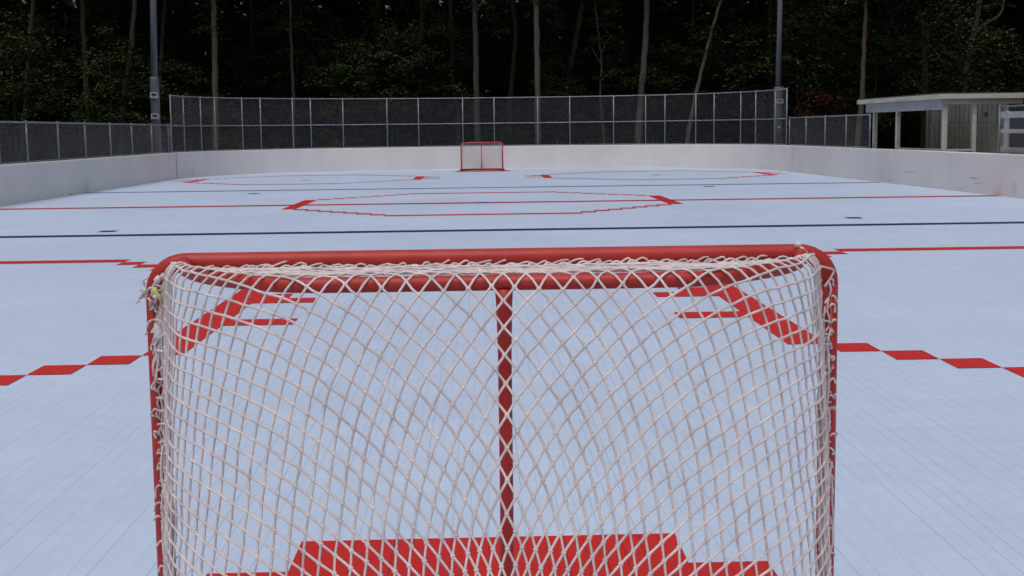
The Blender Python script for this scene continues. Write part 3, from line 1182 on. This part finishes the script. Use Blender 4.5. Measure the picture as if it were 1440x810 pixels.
shrub(15.0, 47.5, 2.6, .85, M_LEAFR, 'rusty red-brown shrub behind the right low fence')
for i in range(14):
    x = -24 + i * 3.6 + rng.uniform(-1, 1)
    shrub(x, rng.uniform(52, 56), rng.uniform(1.3, 2.2), rng.uniform(.8, 1.3), M_LEAF, 'low green shrub under the trees behind the fence', 'green shrubs under the trees', i % 2)

# the wood further back reads as one mass
b = MB()
rng2 = random.Random(5)
for i in range(52000):
    x = rng2.uniform(-60, 60)
    y = 66 + rng2.random() ** 1.5 * 16
    z = rng2.uniform(-.1, 17)
    leaf(b, Vector((x, y, z)), rng2.uniform(.45, .85), rng2, .8)
for i in range(15000):
    x = rng2.uniform(-60, 60)
    leaf(b, Vector((x, rng2.uniform(84, 90), rng2.uniform(-.1, 12))), rng2.uniform(1.2, 1.8), rng2, .9)
for i in range(16000):       # unseen roof of leaves over the stand, added to keep the wood dark
    leaf(b, Vector((rng2.uniform(-45, 45), rng2.uniform(53, 84), rng2.uniform(12.5, 18))), rng2.uniform(.7, 1.3), rng2)
tag(b.build('woodland', M_LEAFD, smooth=False), kind='stuff')

# ------------------------------------------------------------------ light
W = bpy.data.worlds.new('World')
SC.world = W
W.use_nodes = True
nt = W.node_tree
bg = nt.nodes['Background']
sky = nt.nodes.new('ShaderNodeTexSky')
sky.sky_type = 'NISHITA'
sky.sun_disc = False
EL, AZ = R(66), R(200)
sky.sun_elevation = EL
sky.sun_rotation = AZ
sky.air_density = 1.4
sky.dust_density = 4.0
sky.ozone_density = 1.2
hs = nt.nodes.new('ShaderNodeHueSaturation')
hs.inputs['Saturation'].default_value = .55
nt.links.new(sky.outputs[0], hs.inputs['Color'])
tc = nt.nodes.new('ShaderNodeTexCoord')          # overcast: three times brighter overhead than at the horizon
sp = nt.nodes.new('ShaderNodeSeparateXYZ')
nt.links.new(tc.outputs['Generated'], sp.inputs[0])
mr = nt.nodes.new('ShaderNodeMapRange')
nt.links.new(sp.outputs[2], mr.inputs[0])
mr.inputs[3].default_value = .22
mr.inputs[4].default_value = 1.25
vm = nt.nodes.new('ShaderNodeVectorMath')
vm.operation = 'SCALE'
nt.links.new(hs.outputs[0], vm.inputs[0])
nt.links.new(mr.outputs[0], vm.inputs['Scale'])
nt.links.new(vm.outputs[0], bg.inputs[0])
bg.inputs[1].default_value = .09
S = bpy.data.lights.new('Sun', 'SUN')
S.energy = .6
S.angle = R(40)
S.color = (1, .95, .9)
so = bpy.data.objects.new('sun', S)
COL.objects.link(so)
d = Vector((math.sin(AZ) * math.cos(EL), math.cos(AZ) * math.cos(EL), math.sin(EL)))
so.rotation_euler = d.to_track_quat('Z', 'Y').to_euler()
so.location = (0, -10, 30)

# ------------------------------------------------------------------ camera
cam = bpy.data.cameras.new('Camera')
cam.sensor_width = 36
cam.lens = FPX / 1440 * 36
cam.shift_y = -(405 - CY) / 1440
cam.clip_start = .05
cam.clip_end = 2000
co = bpy.data.objects.new('camera', cam)
COL.objects.link(co)
co.matrix_world = Matrix(((RI.x, UP.x, -FW.x, CAM.x), (RI.y, UP.y, -FW.y, CAM.y), (RI.z, UP.z, -FW.z, CAM.z), (0, 0, 0, 1)))
SC.camera = co
vs = SC.view_settings
vs.view_transform = 'Standard'
vs.look = 'None'
vs.exposure = 0.27
vs.gamma = 1
SC.render.film_transparent = False
cy = SC.cycles
cy.max_bounces = 6
cy.diffuse_bounces = 3
cy.transparent_max_bounces = 4
